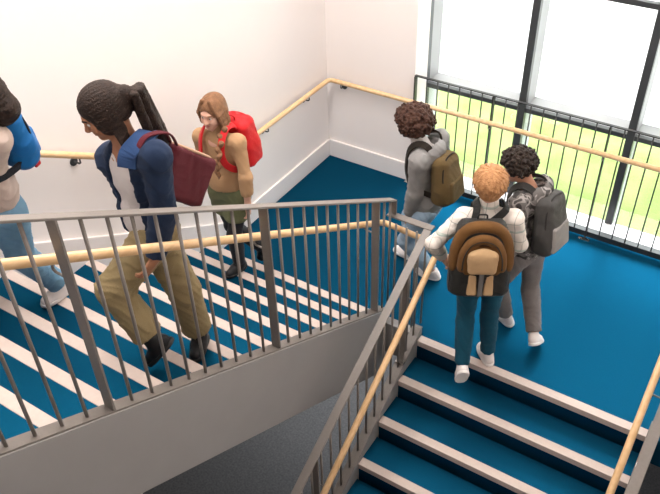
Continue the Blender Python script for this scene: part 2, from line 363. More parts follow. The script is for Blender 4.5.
def surface(prims, h, noise=None, off=(0, 0, 0)):
    pos = [p for p in prims if p.get('op') is None]
    lo = np.min([bounds(p)[0] for p in pos], 0)-3*h-.012; hi = np.max([bounds(p)[1] for p in pos], 0)+3*h+.012
    n = np.ceil((hi-lo)/h).astype(int)+1
    D = np.full(n, .06, np.float32)
    ax = [lo[i]+h*np.arange(n[i]) for i in range(3)]
    for p in prims:
        a, b = bounds(p); mg = p['k']+.03+2*h
        i0 = np.maximum(np.floor((a-mg-lo)/h).astype(int), 0); i1 = np.minimum(np.ceil((b+mg-lo)/h).astype(int)+1, n)
        if (i1 <= i0).any(): continue
        sl = tuple(slice(u, v) for u, v in zip(i0, i1))
        X = np.stack(np.meshgrid(*[ax[i][sl[i]] for i in range(3)], indexing='ij'), -1)
        d = dist(p, X).astype(np.float32); A = D[sl]; k = max(p['k'], 1e-5)
        if p.get('op') == 'sub':
            d = -d; hh = np.clip(.5-.5*(A-d)/k, 0, 1); D[sl] = A*(1-hh)+d*hh+k*hh*(1-hh)
        elif p.get('op') == 'cut':
            inside = ((X-p['c'])**2).sum(-1) < p['rad']**2
            D[sl] = np.where(inside, np.maximum(A, d), A)
        else:
            hh = np.clip(.5+.5*(A-d)/k, 0, 1); D[sl] = A*(1-hh)+d*hh-k*hh*(1-hh)
    if noise is not None:
        near = np.nonzero(np.abs(D) < .03); P = np.stack([ax[i][near[i]] for i in range(3)], -1)
        D[near] += noise(P).astype(np.float32)
    sg = D < 0
    c = np.zeros(tuple(n-1), np.int8)
    for o in CORN: c += sg[o[0]:n[0]-1+o[0], o[1]:n[1]-1+o[1], o[2]:n[2]-1+o[2]]
    act = np.argwhere((c > 0) & (c < 8))
    idm = np.full(tuple(n-1), -1, np.int32); idm[tuple(act.T)] = np.arange(len(act))
    V = np.stack([D[tuple((act+o).T)] for o in CORN], -1)
    acc = np.zeros((len(act), 3)); cnt = np.zeros(len(act))
    for a, b in EDG:
        va, vb = V[:, a], V[:, b]; m = (va < 0) != (vb < 0)
        t = np.where(m, va/np.where(m, va-vb, 1), 0)
        acc += m[:, None]*(CORN[a]+t[:, None]*(CORN[b]-CORN[a])); cnt += m
    verts = lo+h*(act+acc/cnt[:, None])-np.array(off)
    quads = []
    for axis in range(3):
        u, v = [(1, 2), (2, 0), (0, 1)][axis]
        s0 = [slice(0, n[i]-1) for i in range(3)]; s1 = list(s0)
        s0[axis] = slice(0, n[axis]-1); s1[axis] = slice(1, n[axis])
        e0, e1 = sg[tuple(s0)], sg[tuple(s1)]
        g = np.argwhere(e0 != e1); g = g[(g[:, u] > 0) & (g[:, v] > 0)]
        du = np.zeros(3, int); dv = np.zeros(3, int); du[u] = 1; dv[v] = 1
        q = np.stack([idm[tuple((g-du-dv).T)], idm[tuple((g-dv).T)], idm[tuple(g.T)], idm[tuple((g-du).T)]], -1)
        flip = ~e0[tuple(g.T)]; q[flip] = q[flip][:, ::-1]; quads.append(q)
    q = np.concatenate(quads); q = q[(q >= 0).all(1)]
    return verts, q
def sdf(name, prims, m, parent, h=.008, noise=None):
    off = np.array(parent['_o']) if '_o' in parent else (0, 0, 0)
    v, q = surface(prims, h, noise, off)
    me = bpy.data.meshes.new(name)
    me.vertices.add(len(v)); me.vertices.foreach_set('co', v.astype(np.float32).ravel())
    me.loops.add(q.size); me.loops.foreach_set('vertex_index', q.astype(np.int32).ravel())
    me.polygons.add(len(q)); me.polygons.foreach_set('loop_start', np.arange(0, q.size, 4, dtype=np.int32))
    me.update(calc_edges=True)
    return link(name, me, m, parent, True)
OFFS = {}
class Thing:                                  # root empty plus the offset its meshes are built with
    def __init__(s, name, loc): s.e = empty(name, loc); s.o = np.array(loc, float)
def part(T, name, prims, m, h=.008, noise=None, parent=None):
    off = T.o
    v, q = surface(prims, h, noise, off)
    me = bpy.data.meshes.new(name)
    me.vertices.add(len(v)); me.vertices.foreach_set('co', v.astype(np.float32).ravel())
    me.loops.add(q.size); me.loops.foreach_set('vertex_index', q.astype(np.int32).ravel())
    me.polygons.add(len(q)); me.polygons.foreach_set('loop_start', np.arange(0, q.size, 4, dtype=np.int32))
    me.update(calc_edges=True)
    return link(name, me, m, parent if parent is not None else T.e, True)
def ribbon(T, name, path, hint, w, t, m, parent=None, n=28):
    """flat strap along a smooth path; hint(p) gives the outward direction"""
    P = np.array(path, float); k = len(P); Q = []
    for i in np.linspace(0, k-1, n):
        j = min(int(i), k-2); f = i-j
        p0, p1, p2, p3 = P[max(j-1, 0)], P[j], P[j+1], P[min(j+2, k-1)]
        Q.append(.5*((2*p1)+(-p0+p2)*f+(2*p0-5*p1+4*p2-p3)*f*f+(-p0+3*p1-3*p2+p3)*f**3))
    ups = [nrm(hint(q)) for q in Q]
    prof = [(-w/2, -t/2), (-w/2+t/2, -t*.62), (w/2-t/2, -t*.62), (w/2, -t/2), (w/2, t/2), (w/2-t/2, t*.62), (-w/2+t/2, t*.62), (-w/2, t/2)]
    return MB(T.o).sweep(Q, prof, ups).build(name, m, parent if parent is not None else T.e, smooth=False, bevel=.002)
def spline(P, n):
    P = np.array(P, float); k = len(P); Q = []
    for i in np.linspace(0, k-1, n):
        j = min(int(i), k-2); f = i-j; p0, p1, p2, p3 = P[max(j-1, 0)], P[j], P[j+1], P[min(j+2, k-1)]
        Q.append(.5*((2*p1)+(-p0+p2)*f+(2*p0-5*p1+4*p2-p3)*f*f+(-p0+3*p1-3*p2+p3)*f**3))
    return Q
def folds(amp, wl=.09, seed=0.):
    f = 2*math.pi/wl
    def fn(P):
        x, y, z = P[:, 0], P[:, 1], P[:, 2]
        w = .03*np.sin(f*.4*x+seed)+.03*np.sin(f*.45*y+1.3*seed)
        a = np.sin(f*(.55*x+.35*y+.9*(z+w))+seed)*np.sin(f*.37*(x-y)+2+seed)
        b = np.sin(f*1.7*(.7*x-.5*y+.5*z+w)+2*seed)*.5
        r = (1-np.abs(np.sin(f*.8*(.4*x+.6*y+1.1*z+1.6*w)+3*seed)))**3
        return amp*(.35*a+.35*b-.7*r)
    return fn
def strands(c, axis, amp, freq, seed=0.):
    ax = nrm(axis); t1 = nrm(np.cross(ax, (.3, .2, .9))); t2 = np.cross(ax, t1)
    def fn(P):
        Y = P-c; th = np.arctan2(Y@t1, Y@t2); r = Y@ax
        return amp*(np.sin(freq*th+14*r+seed)+.5*np.sin(freq*1.9*th-23*r+2*seed))
    return fn
# ---------------------------------------------------------------- skeletons
POSE = {
'blond':dict(P=(2.453, -1.867, 0.822),N=(2.41, -1.794, 1.337),Hd=(2.392, -1.78, 1.501),LS=(2.288, -1.909, 1.305),RS=(2.571, -1.75, 1.3),LE=(2.149, -2.041, 1.109),RE=(2.613, -1.672, 1.038),LW=(2.173, -1.916, 0.91),RW=(2.448, -1.542, 0.928),LH=(2.376, -1.907, 0.811),RH=(2.522, -1.815, 0.804),LK=(2.395, -1.95, 0.442),RK=(2.519, -1.809, 0.432),LA=(2.458, -2.07, 0.114),RA=(2.552, -1.819, 0.079),LT=(2.45, -2.069, -0.068),RT=(2.431, -1.696, 0.02)),
'camo':dict(P=(2.591, -1.389, 0.776),N=(2.518, -1.361, 1.282),Hd=(2.429, -1.358, 1.418),LS=(2.52, -1.524, 1.248),RS=(2.574, -1.211, 1.237),LE=(2.558, -1.585, 0.986),RE=(2.615, -1.184, 0.97),LW=(2.471, -1.583, 0.771),RW=(2.517, -1.167, 0.76),LH=(2.551, -1.465, 0.759),RH=(2.612, -1.307, 0.755),LK=(2.433, -1.443, 0.414),RK=(2.652, -1.336, 0.393),LA=(2.515, -1.381, 0.08),RA=(2.795, -1.54, 0.154),LT=(2.377, -1.283, 0.022),RT=(2.823, -1.43, 0.024)),
'curly':dict(P=(1.71, -1.223, 0.723),N=(1.635, -1.206, 1.254),Hd=(1.53, -1.176, 1.387),LS=(1.684, -1.373, 1.228),RS=(1.691, -1.041, 1.258),LE=(1.672, -1.376, 0.946),RE=(1.72, -0.973, 0.984),LW=(1.623, -1.355, 0.71),RW=(1.629, -0.956, 0.76),LH=(1.703, -1.312, 0.718),RH=(1.71, -1.138, 0.752),LK=(1.565, -1.272, 0.366),RK=(1.488, -1.06, 0.453),LA=(1.781, -1.2, 0.081),RA=(1.493, -1.066, 0.089),LT=(1.607, -1.192, 0.019),RT=(1.317, -1.047, 0.03)),
'girl':dict(P=(0.588, -2.246, 1.107),N=(0.576, -2.273, 1.605),Hd=(0.567, -2.282, 1.764),LS=(0.731, -2.247, 1.569),RS=(0.427, -2.286, 1.545),LE=(0.789, -2.276, 1.311),RE=(0.36, -2.224, 1.299),LW=(0.796, -2.291, 1.085),RW=(0.371, -2.34, 1.106),LH=(0.671, -2.232, 1.097),RH=(0.51, -2.249, 1.076),LK=(0.639, -2.301, 0.753),RK=(0.527, -2.195, 0.727),LA=(0.602, -2.247, 0.422),RA=(0.641, -2.031, 0.454),LT=(0.568, -2.404, 0.362),RT=(0.627, -2.031, 0.282)),
'navy':dict(P=(1.296, -3.616, 1.959),N=(1.324, -3.685, 2.504),Hd=(1.26, -3.722, 2.665),LS=(1.505, -3.697, 2.503),RS=(1.188, -3.681, 2.384),LE=(1.511, -3.719, 2.212),RE=(1.12, -3.583, 2.119),LW=(1.486, -3.803, 1.978),RW=(1.085, -3.502, 1.888),LH=(1.374, -3.654, 1.995),RH=(1.266, -3.592, 1.869),LK=(1.232, -3.898, 1.727),RK=(1.347, -3.536, 1.486),LA=(1.385, -3.851, 1.388),RA=(1.349, -3.493, 1.11),LT=(1.341, -3.898, 1.21),RT=(1.425, -3.645, 1.041)),
'edge':dict(P=(0.478, -3.925, 2.029),N=(0.563, -4.007, 2.549),Hd=(0.675, -3.92, 2.643),LS=(0.706, -3.939, 2.473),RS=(0.388, -3.992, 2.555),LE=(0.591, -3.954, 2.218),RE=(0.291, -3.959, 2.29),LW=(0.499, -4.025, 2.007),RW=(0.272, -4.036, 2.06),LH=(0.553, -3.922, 1.978),RH=(0.389, -3.933, 2.044),LK=(0.463, -3.88, 1.606),RK=(0.392, -4.18, 1.754),LA=(0.476, -3.713, 1.275),RA=(0.392, -4.147, 1.392),LT=(0.47, -3.882, 1.211),RT=(0.392, -4.326, 1.339)),
}
def frame_f_l_u(fwd, up=(0, 0, 1)):
    f = nrm(fwd); l = nrm(np.cross(up, f)); u = np.cross(f, l); return np.array([f, l, u])
class Body:
    def __init__(s, q, Ht, face, skin, hands=None, tilt=0.):
        s.q = q = {k: np.array(v, float) for k, v in q.items()}; s.s = sc = Ht/1.6
        u = nrm(q['N']-q['P']); l = nrm(q['LS']-q['RS']); l = nrm(l-u*(l@u)); f = np.cross(l, u)
        s.R = np.array([f, l, u]); s.f, s.l, s.u = f, l, u
        lp = nrm(q['LH']-q['RH']); fp = nrm(np.cross(lp, (0, 0, 1))); s.Rp = np.array([fp, nrm(np.cross((0, 0, 1), fp)), (0, 0, 1)])
        s.RH = frame_f_l_u(face); s.skin = skin
        s.chest = lerp(q['P'], q['N'], .66)
        s.ground = np.array([*(lerp(q['LA'], q['RA'], .5)[:2]), min(q['LT'][2], q['RT'][2])-.01])
        s.T = Thing('person', s.ground); s.hands = hands or {}
    def hp(s, f, l, u): return s.q['Hd']+s.s*(np.array([f, l, u])@s.RH)
    def torso(s):
        q, c = s.q, s.s; mid = lerp(q['P'], q['N'], .3)
        return [ell(s.chest, s.R, (.088*c, .13*c, .175*c), .04), ell(q['P']+.05*s.u*c, s.Rp, (.088*c, .125*c, .12*c), .04),
                ell(mid, s.R, (.08*c, .112*c, .14*c), .05), cap(q['LS']-.012*s.u, q['N']-.055*s.u, .046*c, .05*c, .04), cap(q['RS']-.012*s.u, q['N']-.055*s.u, .046*c, .05*c, .04)]
    def arm(s, d, to=1.):
        q, c = s.q, s.s; S_, E, W_ = q[d+'S'], q[d+'E'], q[d+'W']
        return [cap(S_, E, .046*c, .036*c, .03), cap(E, lerp(E, W_, to), .037*c, (.037-.013*to)*c, .02), cap(lerp(E, W_, .1), lerp(E, W_, .45), .036*c, .034*c, .02)]
    def leg(s, d, to=1.):
        q, c = s.q, s.s; h, k, a = q[d+'H'], q[d+'K'], q[d+'A']
        cb = nrm(lerp(h, a, .5)-k+1e-6*s.f)
        return [cap(h-.01*s.u, k, .082*c, .052*c, .04), cap(k, lerp(k, a, to), .05*c, (.05-.017*to)*c, .03),
                cap(lerp(k, a, .15)+cb*.008, lerp(k, a, .5)+cb*.01, .046*c, .042*c, .03)]
    def footframe(s, d):
        q = s.q; w0 = nrm(q[d+'A']-q[d+'K']); dd = nrm(q[d+'T']-q[d+'A']); w = nrm(w0-dd*(w0@dd))
        ang = math.radians(21); f = dd*math.cos(ang)-w*math.sin(ang); dn = dd*math.sin(ang)+w*math.cos(ang)
        return f, dn, np.cross(f, dn)
    def foot(s, d):
        q, c = s.q, s.s; f, dn, sd = s.footframe(d); A = q[d+'A']
        return [cap(A+dn*.036*c-f*.025*c, A+dn*.036*c+f*.1*c, .022*c, .02*c, .02), cap(A, A+dn*.03*c+f*.02, .03*c, .026*c, .02)]
    def hand(s, d):
        q, c = s.q, s.s*.95; W_ = q[d+'W']; spec = s.hands.get(d, {})
        dr = nrm(spec.get('dir', nrm(W_-q[d+'E'])*.85+np.array([0, 0, -.35])))
        inward = -s.l if d == 'L' else s.l
        n = np.array(spec.get('palm', inward), float); n = nrm(n-dr*(n@dr)); t = np.cross(dr, n) if d == 'L' else np.cross(n, dr)
        t = nrm(t)
        if 'thumb' in spec and t@np.array(spec['thumb']) < 0: t = -t
        curl = spec.get('curl', .35); R = np.array([dr, t, n])
        P = [ell(W_+dr*.045*c, R, (.052*c, .036*c, .0155*c), .012), cap(W_-dr*.01, W_+dr*.03*c, .022*c, .02*c, .015)]
        for i, L in ((1.5, .066), (.5, .075), (-.5, .071), (-1.5, .054)):
            p = W_+dr*(.084-.004*abs(i))*c+t*.0178*i*c; a = curl*.6; r = .0085*c
            for j, fr in enumerate((.45, .31, .24)):
                v = nrm(dr*math.cos(a)+n*math.sin(a)+t*.05*i); e = p+v*L*fr*c
                P.append(cap(p, e, r, r*.93, .005)); p = e; a += curl*1.25; r *= .93
        p = W_+dr*.022*c+t*.026*c; v = nrm(dr*.65+t*.65+n*.35); e = p+v*.036*c; P.append(cap(p, e, .0115*c, .0095*c, .012))
        v = nrm(dr*.85+t*.25+n*(.35+curl*.5)); P.append(cap(e, e+v*.03*c, .0095*c, .0085*c, .005)); return P
    def head(s):
        c = s.s; R = s.RH; hp = s.hp
        P = [ell(hp(-.012, 0, .028), R, np.array((.096, .076, .098))*c, .02), ell(hp(.028, 0, -.045), R, np.array((.062, .058, .066))*c, .03),
             ell(hp(.066, 0, -.09), R, np.array((.022, .026, .018))*c, .025), cap(hp(.081, -.03, .026), hp(.081, .03, .026), .013*c, k=.02),
             ell(hp(.058, .036, -.03), R, np.array((.026, .026, .028))*c, .025), ell(hp(.058, -.036, -.03), R, np.array((.026, .026, .028))*c, .025),
             cap(hp(.088, 0, .008), hp(.106, 0, -.028), .008*c, .0125*c, .012), ell(hp(.098, .011, -.032), R, np.array((.009, .009, .007))*c, .008), ell(hp(.098, -.011, -.032), R, np.array((.009, .009, .007))*c, .008),
             cap(s.q['N']-.02*s.u, hp(-.025, 0, -.06), .05*c, .05*c, .03), cap(s.q['N']-.05*s.u, s.q['N'], .075*c, .05*c, .04)]
        for y in (1, -1):
            P += [ell(hp(-.008, .077*y, -.008), R, np.array((.02, .01, .031))*c, .008), sub(ell(hp(.002, .09*y, -.006), R, np.array((.01, .01, .016))*c, .008)),
                  sub(ell(hp(.1, .031*y, .004), R, np.array((.02, .018, .013))*c, .012))]
        return P
    def build(s):
        prims = s.torso()+s.head()
        for d in 'LR': prims += s.arm(d)+s.hand(d)+s.leg(d)+s.foot(d)
        part(s.T, 'body', prims, s.skin, .0062)
        R = s.RH; c = s.s
        for y in (1, -1):
            e = MB(s.T.o); bm = bmesh.new(); bmesh.ops.create_uvsphere(bm, u_segments=16, v_segments=10, radius=.0118*c)
            me = bpy.data.meshes.new('eye')
            ctr = s.hp(.0735, .031*y, .004); iris = []
            for v in bm.verts: v.co = v.co+Vector(ctr-s.T.o)
            for fc in bm.faces:
                dv = nrm(np.array(fc.calc_center_median())-(ctr-s.T.o)); fc.material_index = 1 if dv@R[0] > .88 else 0
            bm.to_mesh(me); bm.free(); link('eye', me, [M['eyewhite'], M['iris']], s.T.e, True)
            part(s.T, 'eyebrow', [cap(s.hp(.09, .016*y, .028), s.hp(.088, .034*y, .033), .0048*c, .005*c, .004), cap(s.hp(.088, .034*y, .033), s.hp(.074, .05*y, .027), .005*c, .003*c, .004)], s.browm, .003)
        part(s.T, 'lips', [cap(s.hp(.081, -.021, -.058), s.hp(.0895, -.004, -.0545), .0045*c, .0068*c, .004), cap(s.hp(.081, .021, -.058), s.hp(.0895, .004, -.0545), .0045*c, .0068*c, .004),
                           cap(s.hp(.08, -.017, -.061), s.hp(.0875, 0, -.066), .0045*c, .0075*c, .005), cap(s.hp(.08, .017, -.061), s.hp(.0875, 0, -.066), .0045*c, .0075*c, .005)], s.lipm, .003)
        return s
    # ---- clothes
    def top(s, name, m, t=.016, sleeves=('L', 'R'), sleeve_to=.93, hem=-.02, amp=.006, seed=1., hood=False, neck=.0, extra=(), h=.008, collar=False):
        q, c = s.q, s.s; P = infl(s.torso(), t)
        P.append(ell(lerp(q['P'], q['N'], .2), s.R, (.1*c+t*.6, .132*c+t*.6, .15*c), .05))
        for d in sleeves:
            P += infl(s.arm(d), t*.9)+[cap(q[d+'E'], lerp(q[d+'E'], q[d+'W'], .9), .044*c+t*.5, .034*c+t*.4, .02)]
        for d in sleeves: P.append(cut(lerp(q[d+'E'], q[d+'W'], sleeve_to), q[d+'W']-q[d+'E'], .085))
        P.append(cut(q['P']+s.u*hem, -s.u, .33))
        P.append(cut(q['N']+s.u*(.005+neck), s.u, .085))
        if hood:
            for a in np.linspace(-1.45, .9, 6):
                b = a+.55; ctr = q['N']-s.f*.028+s.u*.012
                pt = lambda w: ctr+(-s.f*math.cos(w)*.088+s.l*math.sin(w)*.085)*c-s.u*(.01+.025*max(0, -math.cos(w)))
                P.append(cap(pt(a), pt(b), (.026+.014*math.cos(a/1.2))*c, (.026+.014*math.cos(b/1.2))*c, .03))
            P.append(ell(q['N']-s.f*.105*c-s.u*.05, s.R, (.06*c, .115*c, .09*c), .04))
            P.append(sub(ell(q['N']-s.f*.075*c+s.u*.03, s.R, (.045*c, .062*c, .06*c), .02)))
        if collar:
            P.append(cap(q['N']-s.u*.01, lerp(q['N'], s.hp(-.02, 0, -.06), .62), .066*c, .061*c, .02))
        P += list(extra)
        return part(s.T, name, P, m, h, folds(amp, .11, seed))
    def trousers(s, m, t=.012, to=1.0, name='trousers', amp=.005, seed=2., cutat=.94, flare=0., waist=.1):
        q, c = s.q, s.s
        P = [ell(q['P']+.02*s.u, s.Rp, (.094*c+t, .128*c+t, .125*c), .04)]
        for d in 'LR':
            P += infl(s.leg(d), t); P.append(cap(q[d+'K'], q[d+'A'], .05*c+t+flare*.6, .045*c+t+flare, .03))
            if flare: P.append(cap(q[d+'H'], q[d+'K'], .085*c+t, .052*c+t+flare*.7, .03))
        for d in 'LR': P.append(cut(lerp(q[d+'K'], q[d+'A'], cutat), q[d+'A']-q[d+'K'], .17))
        P.append(cut(q['P']+s.u*waist, s.u, .3))
        return part(s.T, name, P, m, .008, folds(amp, .1, seed))
    def shoes(s, m, sole, boot=False, name='shoe'):
        q, c = s.q, s.s
        for d in 'LR':
            f, dn, sd = s.footframe(d); A = q[d+'A']; R = np.array([f, sd, dn])
            P = [cap(A+dn*.038*c-f*.034*c, A+dn*.05*c+f*.04*c, .039*c, .043*c, .03), cap(A+dn*.046*c+f*.04*c, A+dn*.052*c+f*.115*c, .043*c, .033*c, .03),
                 cap(A-f*.012*c, A+dn*.04*c, .041*c, .041*c, .02)]
            if boot:
                k = lerp(A, q[d+'K'], .42); P += [cap(A, k, .046*c, .051*c, .02)]
                P.append(cut(lerp(A, q[d+'K'], .38), q[d+'K']-A, .13))
            else: P.append(cut(A-dn*.022*c, -dn, .12))
            P.append(cut(A+dn*.062*c, dn, .2))
            sh = part(s.T, name, P, m, .006)
            base = A+dn*.066*c
            so_ = [ell(base-f*.03*c, R, (.05*c, .042*c, .05), .01), ell(base+f*.035*c, R, (.075*c, .046*c, .05), .03), ell(base+f*.095*c, R, (.06*c, .042*c, .05), .03),
                   cut(base+dn*.012*c, dn, .3), cut(base-dn*.012*c, -dn, .3)]
            part(s.T, 'sole', so_, sole, .005, parent=sh)
            if not boot:
                for j in range(3):
                    o = A+f*(.045+.022*j)*c+dn*(.004+.011*j)*c
                    MB(s.T.o).tube([o-sd*.02*c, o-dn*.005, o+sd*.02*c], .0032, 6, tuple(f)).build('lace', sole, sh, smooth=True)
    def backpack(s, m, pocketm, strapm, label, name='backpack', size=(.085, .14, .2), drop=.0, pocket=True, hb=.008, shift=0.):
        q, c = s.q, s.s; f, l, u = s.R; hx, hy, hz = np.array(size)*c
        ctr = s.chest-f*(.105*c+hx*.93)+u*(.0-drop)+l*shift; R = s.R
        T = Thing('backpack', ctr-u*hz)
        s.pack = (T, ctr, hx, hy, hz)
        part(T, 'bag', [rbox(ctr, R, (hx, hy, hz), .06*c, taper=.12), ell(ctr-u*hz*.25-f*hx*.25, R, (hx*.95, hy*1.03, hz*.7), .05)], m, hb, folds(.004, .12, 3.))
        if pocket:
            part(T, 'pocket', [rbox(ctr-f*hx*.98-u*hz*.38, R, (.028*c, hy*.78, hz*.46), .022, taper=.05)], pocketm, .007, folds(.002, .1, 1.))
        for sd, d in ((1, 'L'), (-1, 'R')):
            S_ = lerp(q['N'], q[d+'S'], .56); up = s.u
            path = [ctr+f*hx*.7+u*hz*.78+l*sd*.05*c, S_-f*.075*c+u*.062*c, S_+u*.086*c+f*.0, S_+f*.085*c+u*.035*c, S_+f*.125*c-u*.08*c,
                    lerp(S_, s.chest, .5)+f*.105*c+l*sd*.065*c-u*.1*c, s.chest-u*.1*c+l*sd*.152*c+f*.02, ctr+f*hx*.6-u*hz*.62+l*sd*hy*.8]
            ax = lambda p: p-(s.chest+u*((p-s.chest)@u)*.62)
            ribbon(T, 'strap', path, ax, .05*c, .012, strapm)
        hnd = ctr+u*hz*.97+f*hx*.4
        MB(T.o).tube(fillet([hnd-l*.03, hnd-l*.03+u*.035, hnd+l*.03+u*.035, hnd+l*.03], .02), .006, 8, tuple(f)).build('handle', strapm, T.e, smooth=True)
        # zip running over the top of the bag
        zp_ = [ctr-f*hx*.55+l*hy*.985*a+u*z_*hz for a, z_ in ((1.0, -.2), (.95, .4), (.72, .82), (.3, 1.0), (-.3, 1.0), (-.72, .82), (-.95, .4), (-1.0, -.2))]
        ribbon(T, 'zip', zp_, lambda p: p-ctr, .012, .006, strapm, n=40)
        tag(T.e, label, 'backpack'); return T
# ---------------------------------------------------------------- people materials
def skin(name, rgb): return mat(name, rgb, .5, noise=(18, tuple(.93*v for v in rgb), .3), spec=.35)
M['eyewhite'] = mat('eye_white', (.75, .72, .7), .2); M['iris'] = mat('dark_iris', (.03, .018, .01), .15)
M['lip1'] = mat('rose_lips', (.55, .2, .17), .4); M['lip2'] = mat('brown_lips', (.3, .1, .07), .4)
fair = skin('fair_skin', (.66, .36, .25)); pale = skin('pale_skin', (.68, .39, .29)); brown = skin('brown_skin', (.36, .165, .09)); tan = skin('tan_skin', (.5, .25, .16))
def hairm(name, c, c2): return mat(name, c, .55, noise=(38, c2, .22), bump=(150, .8), spec=.3)
hb_dark = hairm('black_brown_hair', (.014, .008, .006), (.032, .016, .01)); h_curl = hairm('dark_curly_hair', (.012, .008, .007), (.03, .018, .012))
h_brown = hairm('brown_curly_hair', (.075, .03, .017), (.03, .012, .008)); h_light = hairm('light_brown_hair', (.30, .15, .075), (.17, .08, .04)); h_blond = hairm('strawberry_blond_hair', (.52, .27, .12), (.33, .15, .06))
def cloth(n, c, c2=None, b=420, st=.35, rough=.85, **k): return mat(n, c, rough, noise=(k.pop('sc', 9), c2 or tuple(v*.85 for v in c), .3), bump=(b, st), sheen=.04, spec=.22, **k)
white_sh = cloth('white_shoe_leather', (.8, .74, .72), (.74, .68, .66), 60, .1, .5); white_so = mat('white_rubber_sole', (.82, .78, .76), .5)
black_l = cloth('black_boot_leather', (.016, .016, .018), None, 60, .2, .45); black_r = mat('black_rubber', (.012, .012, .012), .6)
def curls(B, rad, n, r, seed, c0=(-.015, 0, .04), facecut=True, h=.007):
    rnd = random.Random(seed); P = [ell(B.hp(*c0), B.RH, np.array(rad)*B.s*.93, .01)]
    for i in range(n):
        z = 1-2*(i+.5)/n; a = i*2.39996+rnd.uniform(-.2, .2); k = math.sqrt(1-z*z); d = np.array([k*math.cos(a), k*math.sin(a), z])
        p = np.array(c0)+d*np.array(rad)*rnd.uniform(.9, 1.06)
        if p[2] < -.055: continue
        if p[0] > .045 and p[2] < .06: continue
        P.append(cap(B.hp(*p), B.hp(*(p+np.array([rnd.uniform(-.014, .014) for _ in range(3)]))), r*B.s*rnd.uniform(.75, 1.2), k=.004))
    if facecut:
        P += [sub(ell(B.hp(.115, 0, -.02), B.RH, np.array((.07, .085, .075))*B.s, .01)), sub(ell(B.hp(.06, 0, -.1), B.RH, np.array((.09, .1, .07))*B.s, .01)),
              sub(ell(B.hp(-.01, 0, -.16), B.RH, np.array((.2, .2, .09))*B.s, .01))]
    return P
# ---- blond boy stepping up on to the landing
B = Body(POSE['blond'], 1.58, (-.42, .88, -.1), fair, hands={'L': dict(dir=(.5, .35, -.75), palm=(-.75, .2, -.5), curl=.7, thumb=(.2, .8, .2))})
B.browm = h_blond; B.lipm = M['lip1']; B.build()
tag(B.T.e, 'person with short strawberry blond hair, checked cream shirt and teal jeans, hand on the rail', 'person', 'students on the stairs')
def tousled(B, n, seed):
    rnd = random.Random(seed); rad = np.array((.116, .103, .106)); c0 = np.array((-.018, 0, .045))
    P = [ell(B.hp(*c0), B.RH, rad*B.s*.96, .01), ell(B.hp(-.055, 0, -.02), B.RH, np.array((.06, .074, .06))*B.s, .03)]
    for i in range(n):
        z = 1-1.35*(i+.5)/n; a = i*2.39996; k = math.sqrt(1-z*z); d = np.array([k*math.cos(a), k*math.sin(a), z])
        p = c0+d*rad*.97
        if p[0] > .06 and p[2] < .06: continue
        cr = np.array((-.3, .1, .95)); w = d*(cr@d)-cr; w = w/max(np.linalg.norm(w), .2)*.038+np.array([rnd.uniform(-.009, .009) for _ in range(3)])+d*.006
        P.append(cap(B.hp(*p), B.hp(*(p+w)), .0095*B.s, .003*B.s, .004))
    return P+[sub(ell(B.hp(.12, 0, -.02), B.RH, np.array((.07, .09, .075))*B.s, .01)), sub(ell(B.hp(.03, .085, -.03), B.RH, np.array((.05, .03, .05))*B.s, .01)),
              sub(ell(B.hp(.03, -.085, -.03), B.RH, np.array((.05, .03, .05))*B.s, .01)), sub(ell(B.hp(-.02, 0, -.135), B.RH, np.array((.2, .2, .065))*B.s, .012))]
part(B.T, 'hair', tousled(B, 420, 5), h_blond, .005)
def checks(name):
    m = cloth(name, (.78, .72, .66)); nt = m.node_tree; b = nt.nodes['Principled BSDF']; tc = nt.nodes.new('ShaderNodeTexCoord'); sx = nt.nodes.new('ShaderNodeSeparateXYZ')
    nt.links.new(tc.outputs['Object'], sx.inputs[0]); col = (.78, .72, .66, 1); prev = None
    for ax, sc, wid, c in (('Z', 11, .07, (.13, .17, .16, 1)), ('Z', 5.5, .1, (.33, .45, .40, 1)), ('X', 11, .06, (.2, .22, .2, 1)), ('Y', 9, .05, (.45, .42, .38, 1))):
        mu = nt.nodes.new('ShaderNodeMath'); mu.operation = 'MULTIPLY'; mu.inputs[1].default_value = sc; nt.links.new(sx.outputs[ax], mu.inputs[0])
        fr = nt.nodes.new('ShaderNodeMath'); fr.operation = 'FRACT'; nt.links.new(mu.outputs[0], fr.inputs[0])
        lt = nt.nodes.new('ShaderNodeMath'); lt.operation = 'LESS_THAN'; lt.inputs[1].default_value = wid; nt.links.new(fr.outputs[0], lt.inputs[0])
        hf = nt.nodes.new('ShaderNodeMath'); hf.operation = 'MULTIPLY'; hf.inputs[1].default_value = .6; nt.links.new(lt.outputs[0], hf.inputs[0])
        mx = nt.nodes.new('ShaderNodeMixRGB'); mx.inputs[2].default_value = c; nt.links.new(hf.outputs[0], mx.inputs[0])
        if prev is None: mx.inputs[1].default_value = col
        else: nt.links.new(prev, mx.inputs[1])
        prev = mx.outputs[0]
    nt.links.new(prev, b.inputs['Base Color']); return m
B.top('shirt', checks('cream_checked_cotton'), .0145, hem=-.06, amp=.005, sleeve_to=.84, collar=True)
B.trousers(cloth('teal_denim', (.004, .055, .095), (.008, .08, .13)), .006, cutat=.93)
B.shoes(white_sh, white_so)
blk = cloth('black_pack_nylon', (.018, .018, .017), None, 200, .3, .6); brn = cloth('ochre_brown_canvas', (.16, .075, .022), (.1, .045, .012)); tanp = cloth('tan_canvas', (.50, .33, .18), (.42, .27, .14))
T = B.backpack(blk, tanp, blk, 'black and ochre backpack with tan pocket, worn by the blond student', size=(.095, .178, .265), drop=.075, shift=.06, pocket=False, name='backpack')
_, ctr, hx, hy, hz = B.pack; f, l, u = B.R
